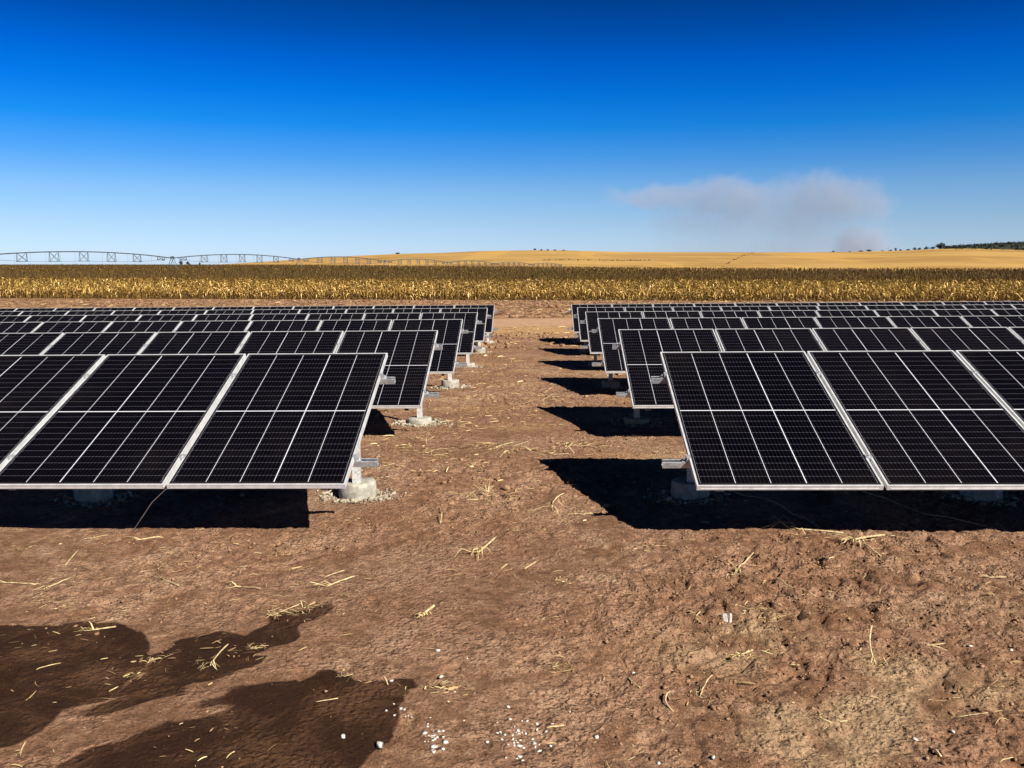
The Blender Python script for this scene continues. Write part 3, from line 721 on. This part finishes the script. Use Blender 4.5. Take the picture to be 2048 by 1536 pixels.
def wcl(x, y): return np.clip((churn(x, y) - .25) * 1.1, .02, 1) * np.clip(.5 + 2.2 * N(x, y, .22, 60), .03, 1) * infr(x, y)
Pa = scatter(rg, 8000, -3, 3.4, 2.4, 6.0, wcl); Ra = np.exp(rg.normal(math.log(.0036), .6, len(Pa))).clip(.0018, .011)
Pb = scatter(rg, 5000, -6, 7, 6.0, 16, wcl); Rb = np.exp(rg.normal(math.log(.009), .5, len(Pb))).clip(.004, .035)
Pc = scatter(rg, 4500, -40, 45, 42.8, 88, lambda x, y: np.clip(.5 + 2 * N(x, y, 1.5, 61), .1, 1) * infr(x, y)); Rc = np.exp(rg.normal(math.log(.07), .5, len(Pc))).clip(.03, .22)
Pd = scatter(rg, 1500, -5, 5, 22, 29, lambda x, y: np.clip(.4 + 2 * N(x, y, .9, 62), .05, 1)); Rd = np.exp(rg.normal(math.log(.03), .5, len(Pd))).clip(.012, .10)
v, f = rocks(np.concatenate([Pa, Pb, Pc, Pd]), np.concatenate([Ra, Rb, Rc, Rd]), .75, rg)
tag(link('soil_clods', np_mesh('soil_clods', v, None, M_CLOD, False, tri=f)), 'small crumbly clods of brown soil strewn over the ground', 'soil clods', kind='stuff')
# cement crumbs round every footing
PP, RR = [], []
for fx, fy, i in RUB:
    q = (900 if i == 0 else 420 if i < 3 else 200); a = rg.uniform(0, 6.28, q); r = .125 + np.abs(rg.normal(0, .062, q)) + .01
    wgt = .75 + .35 * np.sin(a * 2 + fx * 3); PP.append(np.c_[fx + np.cos(a) * r * (1 + .25 * wgt), fy + np.sin(a) * r * (.8 + .3 * wgt)]); RR.append(np.exp(rg.normal(math.log(.0050 if i == 0 else .0075), .65, q)).clip(.002, .026))
v, f = rocks(np.concatenate(PP), np.concatenate(RR), .8, rg, .25)
tag(link('cement_crumbs', np_mesh('cement_crumbs', v, None, M_RUBBLE, False, tri=f)), 'pale cement crumbs heaped around the round concrete footings', 'cement crumbs', kind='stuff')

# straw litter: short curled strips and splinters of maize leaf and stalk
def litter(P, Lm, Wm, rg, lift=1.0):
    n = len(P); az = np.where(rg.random(n) < .35, rg.normal(.15, .5, n), rg.uniform(0, 3.14, n)); L = Lm * np.exp(rg.normal(0, .65, n)).clip(.2, 2.4); w = Wm * np.exp(rg.normal(0, .5, n)); z = gz(P)
    d = np.c_[np.cos(az), np.sin(az)]; sd = np.c_[-np.sin(az), np.cos(az)]; bend = rg.normal(0, .25, n); z0 = rg.uniform(.001, .008, n) * lift; arch = np.abs(rg.normal(0, .05, n)) * L * lift; tilt = np.maximum(0, rg.normal(0, .10, n)) * lift
    tw = rg.uniform(-1.2, 1.2, n); pts = []
    for s in range(4):
        u = s / 3 - .5; c = P + d * (L * u)[:, None] + sd * (bend * L * (.25 - u * u))[:, None]; zz = z + z0 + arch * (1 - 4 * u * u) + np.maximum(0, tilt * L * (u + .5)) + .002
        ww = w * (1 - .55 * abs(2 * u)) * .5; tt = tw * (1 + .5 * u)
        o = np.c_[sd * (ww * np.cos(tt))[:, None], ww * np.sin(tt)]; c3 = np.c_[c, zz]; pts += [c3 - o, c3 + o]
    V = np.stack(pts, 1).reshape(-1, 3); ids = 8 * np.arange(n)[:, None]
    Q = np.concatenate([ids + [2 * s, 2 * s + 1, 2 * s + 3, 2 * s + 2] for s in range(3)], 1).reshape(-1, 4)
    return V, Q, np.repeat(np.clip(rg.normal(.45, .30, n), 0, 1), 3)
CL = [(45,1095,.10,60),(985,895,.22,90),(1160,890,.17,110),(812,897,.07,70),(860,905,.10,45),(890,915,.12,50),(1095,790,.22,120),(1110,800,.15,60),(950,795,.30,110),(905,755,.30,60),(960,745,.35,110),(960,772,.3,50),(600,1170,.06,18),(510,1300,.07,26),(470,1305,.06,12),(420,1320,.07,12),
 (890,1375,.06,50),(910,1380,.05,30),(690,1355,.05,22),(1500,1225,.10,70),(1540,1235,.07,26),(1660,1228,.04,10),(1745,1318,.07,34),(1360,1390,.06,30),(1400,1380,.05,18),(1110,1330,.08,60),(1485,1310,.06,24),(1970,1190,.05,14),(575,1228,.08,60),(625,1220,.08,46),(300,1320,.06,30),(265,1355,.05,22),
 (1720,1085,.09,40),(1600,1068,.10,40),(1120,1165,.05,26),(1095,1240,.04,12),(1205,895,.06,20),(715,875,.15,40),(760,930,.25,50),(880,940,.3,70),(1060,905,.3,70),(985,995,.10,26),(930,990,.10,20),(700,1040,.06,10),(1300,1100,.1,20),(2015,1380,.05,26),(1240,860,.2,30),(1330,905,.12,24),(130,1205,.06,36),(85,1195,.06,24),
 (560,1110,.08,30),(590,1140,.06,20),(690,1195,.04,10),(1390,1225,.03,10),(1650,1450,.06,14),(210,1100,.3,40),(400,1130,.3,50),(930,850,.5,90),(1000,830,.6,90),(1150,760,.5,60),(870,820,.3,40)]
PP, W_ = [], []
for px, py, r, q in CL:
    gx, gy = on_ground(px, py); q = int(q * 1.15); ss = np.exp(rg.normal(0, .5, q)); PP.append(np.c_[gx + rg.normal(0, r * .75, q) * ss, gy + rg.normal(0, r * .5, q) * ss])
Pe = np.concatenate(PP); Pj = Pe[Pe[:, 1] > 5.8]; V1, Q1, t1 = litter(Pe, .024, .0030, rg, .9)
Pf = scatter(rg, 1700, -3, 3.4, 2.4, 6.2, lambda x, y: np.clip(.25 + 1.3 * N(x, y, .5, 63), .06, 1) * infr(x, y)); V2, Q2, t2 = litter(Pf, .026, .0028, rg, .7)
Pg = scatter(rg, 2600, -7, 8, 6.2, 18, lambda x, y: np.clip(.3 + 1.6 * N(x, y, .8, 64), .05, 1) * infr(x, y)); V3, Q3, t3 = litter(Pg, .06, .008, rg, 1)
Ph = scatter(rg, 5200, -14, 16, 18, 34, lambda x, y: np.clip(.3 + 1.8 * N(x, y, 1.2, 65), .05, 1) * infr(x, y)); V4, Q4, t4 = litter(Ph, .13, .018, rg, 1)
Pi = scatter(rg, 5000, -50, 60, 42.5, 89, lambda x, y: np.clip(.3 + 1.5 * N(x, y, 2.5, 66), .05, 1) * infr(x, y)); V5, Q5, t5 = litter(Pi, .22, .05, rg, 1)
Vs, Qs, o = [], [], 0
Pj = Pj + rg.normal(0, .06, Pj.shape); V6, Q6, t6 = litter(Pj[::2], .055, .008, rg, 1)
for a, b in ((V6, Q6), (V1, Q1), (V2, Q2), (V3, Q3), (V4, Q4), (V5, Q5)): Vs.append(a); Qs.append(b + o); o += len(a)
tag(link('straw_litter', np_mesh('straw_litter', np.concatenate(Vs), np.concatenate(Qs), M_STRAW, False, {'tone': ('FACE', np.concatenate([t6, t1, t2, t3, t4, t5]))})), 'dry straw and leaf scraps scattered in drifts over the soil', 'straw litter', kind='stuff')

# single stalks one can tell apart: (x0, y0, x1, y1) in the photograph, thickness in mm
def stalk(x0, y0, x1, y1, mm, label, fray=0, bend=0.0, lift=0.0):
    a = np.array(on_ground(x0, y0)); b = np.array(on_ground(x1, y1)); n = 7; r = mm / 2700; d = b - a; L = float(np.linalg.norm(d)); sd = np.array([-d[1], d[0]]) / L
    rgx = np.random.default_rng(int(x0 * 3 + y0)); pts, rs = [], []
    za, zb_ = ground_z(*a), ground_z(*b)
    for k in range(n):
        t = k / (n - 1); p = a + d * t + sd * bend * L * 4 * t * (1 - t); g = ground_z(*p)
        pts.append((p[0], p[1], max(g + r * .5, za + (zb_ - za) * t + r * .8) + lift * t)); rs.append(r * (1.12 if k in (2, 4) else 1) * (.8 + .2 * t) * rgx.uniform(.93, 1.07))
    c = Vector(pts[0]); m = MB(); m.tube([Vector(p) - c for p in pts], rs, 8, squash=.8); o = m.build('maize_stalk', M_STALK, None, True); o.location = c
    tag(o, label, 'stalk', 'broken maize stalks lying on the soil')
    if fray:
        m = MB()
        for k in range(fray):
            s0 = Vector(pts[1 if k % 3 else 0]) - c; az = math.atan2(d[1], d[0]) + math.pi + rgx.normal(0, .7); l = L * rgx.uniform(.25, .7); q = Vector((math.cos(az), math.sin(az), 0))
            P4 = [s0 + q * (l * u) + Vector((0, 0, l * rgx.uniform(.0, .35) * math.sin(u * 2.6))) for u in (0, .35, .7, 1)]
            m.ribbon(P4, [r * 1.4, r * 1.1, r * .8, r * .2], (-q.y, q.x, rgx.uniform(-.5, .5)))
        me = m.mesh('husk', M_STRAW); at_ = me.attributes.new('tone', 'FLOAT', 'FACE'); at_.data.foreach_set('value', rgx.uniform(.6, 1, len(me.polygons)).astype(np.float32)); link('husk', me, o)
for s in [
 (1578,1061,1686,1067,17,'thick knobbly pale stalk lying along the edge of the right front shadow',9,.02,0),
 (1700,1086,1768,1073,20,'splintered pale stalk with husk just below the right front shadow',14,.03,.01),
 (1730,1098,1762,1112,12,'dark-ended stalk below the splintered one at the right front shadow',0,0,0),
 (1548,1168,1631,1194,7,'longest thin straight straw, alone on the soil lower right',0,.01,0),
 (957,1108,991,1081,19,'thick pale stalk with frayed lower end in the middle of the path foreground',8,0,.02),
 (1468,1146,1506,1125,12,'short pale stalk with spread husk left of the long thin straw',9,0,.03),
 (1105,1015,1128,993,15,'short thick stalk beside the tapering edge of the right shadow',4,.08,.02),
 (1160,1028,1186,1028,14,'pale chunk of stalk with husk nearest the right shadow edge',6,0,.01),
 (1065,1020,1098,1013,6,'thin dark twig left of the short thick stalk by the shadow',0,.12,0),
 (655,1178,709,1159,15,'thick pale stalk left of centre below the left footing',4,.02,.01),
 (648,1160,690,1152,9,'thin stalk crossing above the thick one left of centre',0,.05,.02),
 (271,1077,326,1068,14,'pale stalk at the edge of the left front shadow, below the wire',3,.05,0),
 (93,1172,141,1153,12,'pale slanting stalk on the far left above the damp stain',3,0,0),
 (0,1161,72,1165,10,'long level stalk at the left edge of the picture',4,.03,0),
 (178,1259,232,1253,13,'pale stalk with frayed end lying on the large damp stain',9,0,.01),
 (73,1341,121,1324,7,'thin curved straw in the middle of the large damp stain',0,.08,0),
 (97,1300,117,1294,6,'tiny straw on the damp stain above the thin curved one',0,0,0),
 (218,1383,236,1374,8,'small straw at the right lower rim of the large damp stain',0,0,0),
 (632,1409,676,1402,7,'straight straw lying on the lower damp stain',0,0,0),
 (473,1173,521,1183,9,'straw with husk above the damp stains, left of centre',6,.04,.01),
 (1093,1449,1127,1443,11,'short stick just right of the white stone chips',0,0,0),
 (1049,1139,1073,1125,12,'short pale stalk right of the middle, below the frayed one',0,0,0),
 (1002,1139,1014,1130,10,'tiny stub left of the short pale stalk in the middle',0,0,0),
 (322,1155,358,1172,9,'brownish stick left of centre pointing down to the right',2,0,0),
 (1850,1291,1897,1294,9,'pale flat straw far right, beside its crossing twin',0,0,0),
 (1852,1295,1890,1289,7,'thin straw crossing the pale flat one far right',0,0,.01),
 (1752,1326,1741,1296,10,'curved yellow leaf stub standing up on the right',5,.1,.09),
 (1347,1412,1340,1383,9,'dark crooked root end of the twisted husk bottom right of centre',0,.2,.02),
 (1400,1386,1424,1365,7,'thin twig sticking up right of the twisted husk',0,.05,.04),
 (1476,1312,1505,1302,13,'pale stub with husk in the right foreground',7,0,.01),
 (1806,1319,1833,1322,9,'flat pale straw right of the standing leaf stub',3,0,0),
 (1860,1498,1882,1518,10,'dark-edged stick slanting down near the bottom right',0,0,.01),
 (1975,1151,2012,1152,12,'pale husk piece at the right edge below the right shadow',5,0,0),
 (1913,1434,1975,1434,5,'long thin straw near the right edge of the foreground',0,.02,0),
 (1990,1450,2016,1442,5,'small bent straw below the long thin one near the right edge',0,.1,0),
 (881,1049,884,1034,14,'stub standing on end in the path with a small dark shadow',0,0,.04),
 (130,1126,157,1099,11,'slanting pale stalk at upper left below the left shadow',0,0,.01),
 (180,1075,215,1068,8,'thin stick close under the left shadow near the tuft',2,.05,0),
 (845,1235,868,1226,22,'pale pointed husk lying alone in the middle foreground',12,0,.02),
 (420,1335,457,1306,9,'splintered stalk on the upper damp streak',12,.05,.03),
 (545,1235,598,1222,8,'thin stalk in the straw bunch at the tip of the damp streak',6,.03,.02),
 (985,899,1027,887,14,'stalk in the straw drift in the path between the front rows',4,0,.01),
 (1030,893,1058,885,12,'second stalk in the straw drift, right end',2,0,.01),
 (1000,918,1012,905,10,'short slanting stalk below the straw drift in the path',0,0,.01),
 (1128,905,1145,892,18,'thick yellow stalk left in the drift above the right front shadow',5,0,.02),
 (1105,912,1138,912,12,'level straw above the point of the right front shadow',0,0,0),
 (1080,803,1107,789,13,'pale stalk in the straw heap beside the second right shadow',5,0,.01),
 (945,786,1000,773,11,'long pale straw across the path between the second and third rows',0,.03,0),
 (850,888,870,878,12,'pale stalk right of the yellow tuft near the left front row',4,0,.02),
 (765,935,790,930,9,'small level straw right of the lower left rail end',0,0,0),
 (740,957,765,960,8,'small straw above the left front footing',0,0,0),
 (935,995,950,985,9,'crooked root piece in the path level with the left footing',6,0,.02),
 (973,985,993,1000,9,'forked twig in the middle of the path level with the left footing',8,0,.03),
 (943,935,955,928,8,'short stalk in the path right of the left lower rail end',4,0,.01),
 (1390,1243,1400,1228,9,'short dark-sided chip left of the grey split stone',3,0,.01),
 (1580,1330,1600,1332,8,'tiny level straw between the stub with husk and the standing leaf',0,0,0),
 (2000,1520,2030,1510,6,'thin straw in the bottom right corner',0,.1,0),
 (40,1508,52,1490,7,'small straw at the lower left below the large damp stain',4,0,.01),
 (1255,1352,1280,1372,8,'small brown twig in the middle right foreground',0,0,0),
]: stalk(*s)

# stones
def stone(px, py, r, label, group, mat=M_STONE, flat=.6, name='stone'):
    P = np.array([on_ground(px, py)]); rgx = np.random.default_rng(int(px * 11 + py)); v, f = rocks(P, np.array([r * .85]), flat, rgx, .3); v += rgx.normal(0, r * .16, v.shape) * [1, 1, .6]; c = v.mean(0)
    o = link(name, np_mesh('stone', v - c, None, mat, False, tri=f), None, c); tag(o, label, 'stone', group)
    return o
S1 = [(687,1474,.014,'round white stone on the damp stain at the bottom'), (760,1491,.019,'largest white stone, at the lower right rim of the damp stain'), (783,1363,.010,'small white stone at the upper right rim of the lower damp stain'), (882,1355,.012,'white stone right of the damp stain above the straw tuft'),
 (876,1304,.011,'white stone alone above the straw tuft, bottom centre'), (934,1319,.008,'small white stone right of the lone one, bottom centre'), (1074,1436,.012,'white stone at the top of the chip cluster'), (1266,1340,.010,'small bluish white stone in the middle right foreground'),
 (1828,1479,.013,'grey white stone near the bottom right, with a dark shadow'), (1906,1461,.010,'small stone up and right of the grey white one, bottom right'), (2022,1298,.012,'pale round stone at the right edge'), (1427,1509,.014,'jagged pale stone at the bottom right of centre'), (1940,1292,.009,'small pale stone in the right foreground beside the crossing straws'),
 (1193,1468,.013,'long white stone right of the chip cluster'), (1140,1417,.008,'small white stone above right of the chip cluster'), (1318,1519,.012,'flat white stone at the bottom edge right of centre'), (982,1148,.006,'tiny white stone in the middle of the path foreground'), (841,941,.012,'small pale stone in the path right of the left lower rail')]
for px, py, r, lb in S1: stone(px, py, r, lb, 'single pale stones on the soil')
rgs = np.random.default_rng(23)
for k in range(48):
    px, py = rgs.normal(1043, 30), rgs.normal(1470, 24); stone(px, py, rgs.uniform(.004, .0115), 'white stone chip in the scattered cluster at the bottom centre', 'white stone chips in the bottom centre cluster', flat=.4)
for k in range(22):
    px, py = rgs.normal(871, 11), rgs.normal(1468, 19); stone(px, py, rgs.uniform(.004, .012), 'white stone chip in the narrow cluster between damp stain and big cluster', 'white stone chips in the narrow cluster', flat=.45)
for k in range(9):
    px, py = rgs.normal(803, 16), rgs.normal(1425, 10); stone(px, py, rgs.uniform(.004, .010), 'white chip at the right rim of the lower damp stain', 'white chips at the rim of the damp stain', flat=.45)
for k in range(8):
    px, py = rgs.normal(905, 18), rgs.normal(1370, 10); stone(px, py, rgs.uniform(.004, .007), 'white chip in and around the straw tuft at the bottom centre', 'white chips in the straw tuft', flat=.45)
# the split grey stone
gx, gy = on_ground(1455, 1240); z = ground_z(gx, gy); o = link('split_stone', None, None, (gx, gy, z)); tag(o, 'flat grey stone split in two halves, standing in the right foreground', 'stone')
for a, w in ((-1, .016), (1, .011)):
    m = MB(); pr = [(-.010, 0), (.010, 0), (.009, .034), (.002, .044), (-.007, .038)]; x0, x1 = (-.019, .003) if a < 0 else (.006, .019)
    m.extrude_x(pr, x0, x1); h = m.build('half', M_GREY, o); h.rotation_euler = (-.45, .12 * a, 0); md = h.modifiers.new('b', 'BEVEL'); md.width = .003; md.segments = 2

# ------------------------------------------------------------------ smoke of a distant fire
SD = 3000.0
def smoke():
    ctr = at(1490, SD); k = NT('smoke'); k.t.nodes.remove(k.out); k.out = k.n('ShaderNodeOutputMaterial')
    P = k.obj()
    wn = k.n('ShaderNodeTexNoise'); k.l(P, wn.inputs['Vector']); wn.inputs['Scale'].default_value = .009; wn.inputs['Detail'].default_value = 6; wn.inputs['Roughness'].default_value = .62
    va = k.n('ShaderNodeVectorMath', operation='SUBTRACT'); k.l(wn.outputs['Color'], va.inputs[0]); va.inputs[1].default_value = (.5, .5, .5)
    vs = k.n('ShaderNodeVectorMath', operation='MULTIPLY'); k.l(va.outputs[0], vs.inputs[0]); vs.inputs[1].default_value = (260, 60, 170)
    vd = k.n('ShaderNodeVectorMath', operation='ADD'); k.l(P, vd.inputs[0]); k.l(vs.outputs[0], vd.inputs[1])
    tot = None
    for px, py, hw, hh, w in ((1330,398,135,30,1.0),(1455,400,150,44,1.1),(1640,400,135,58,1.15),(1710,410,75,40,.9),(1560,430,220,66,.75),(1450,440,190,70,.5),(1600,490,170,75,.55),(1712,490,62,46,1.6),(1500,500,240,70,.38)):
        cx, cz = (px - 1490) / F * SD, (528.5 - py) / F * SD
        s = k.n('ShaderNodeVectorMath', operation='SUBTRACT'); k.l(vd.outputs[0], s.inputs[0]); s.inputs[1].default_value = (cx, 0, cz)
        q = k.n('ShaderNodeVectorMath', operation='DIVIDE'); k.l(s.outputs[0], q.inputs[0]); q.inputs[1].default_value = (hw / F * SD, 130, hh / F * SD)
        ln = k.n('ShaderNodeVectorMath', operation='LENGTH'); k.l(q.outputs[0], ln.inputs[0])
        g = k.math('MULTIPLY', k.rng(ln.outputs['Value'], 1.08, .45), w); tot = g if tot is None else k.math('MAXIMUM', tot, g)
    n2 = k.noise(P, .02, 5, .6); den = k.math('MULTIPLY', tot, k.rng(n2, .25, .7, .45, 1.2)); den = k.math('MULTIPLY', den, SMOKE_DENSITY)
    v = k.n('ShaderNodeVolumePrincipled'); v.inputs['Color'].default_value = (.68, .71, .85, 1); k.l(den, v.inputs['Density']); v.inputs['Anisotropy'].default_value = 0
    k.l(v.outputs[0], k.out.inputs['Volume'])
    w = 640 / 2 / F * SD; m = MB(); m.box((-w, -170, -8), (w, 170, 330)); me = m.mesh('smoke_plume', k.m)
    o = link('smoke_plume', me, None, (ctr[0], ctr[1], CAMZ), (0, 0, YAW - math.atan((1490 - 1024) / F) * 0)); tag(o, 'pale lilac smoke drifting up from a distant fire behind the hill', 'smoke', kind='stuff')
SMOKE_DENSITY = .0050
smoke()
SC.cycles.volume_step_rate = 1.5; SC.cycles.volume_max_steps = 128
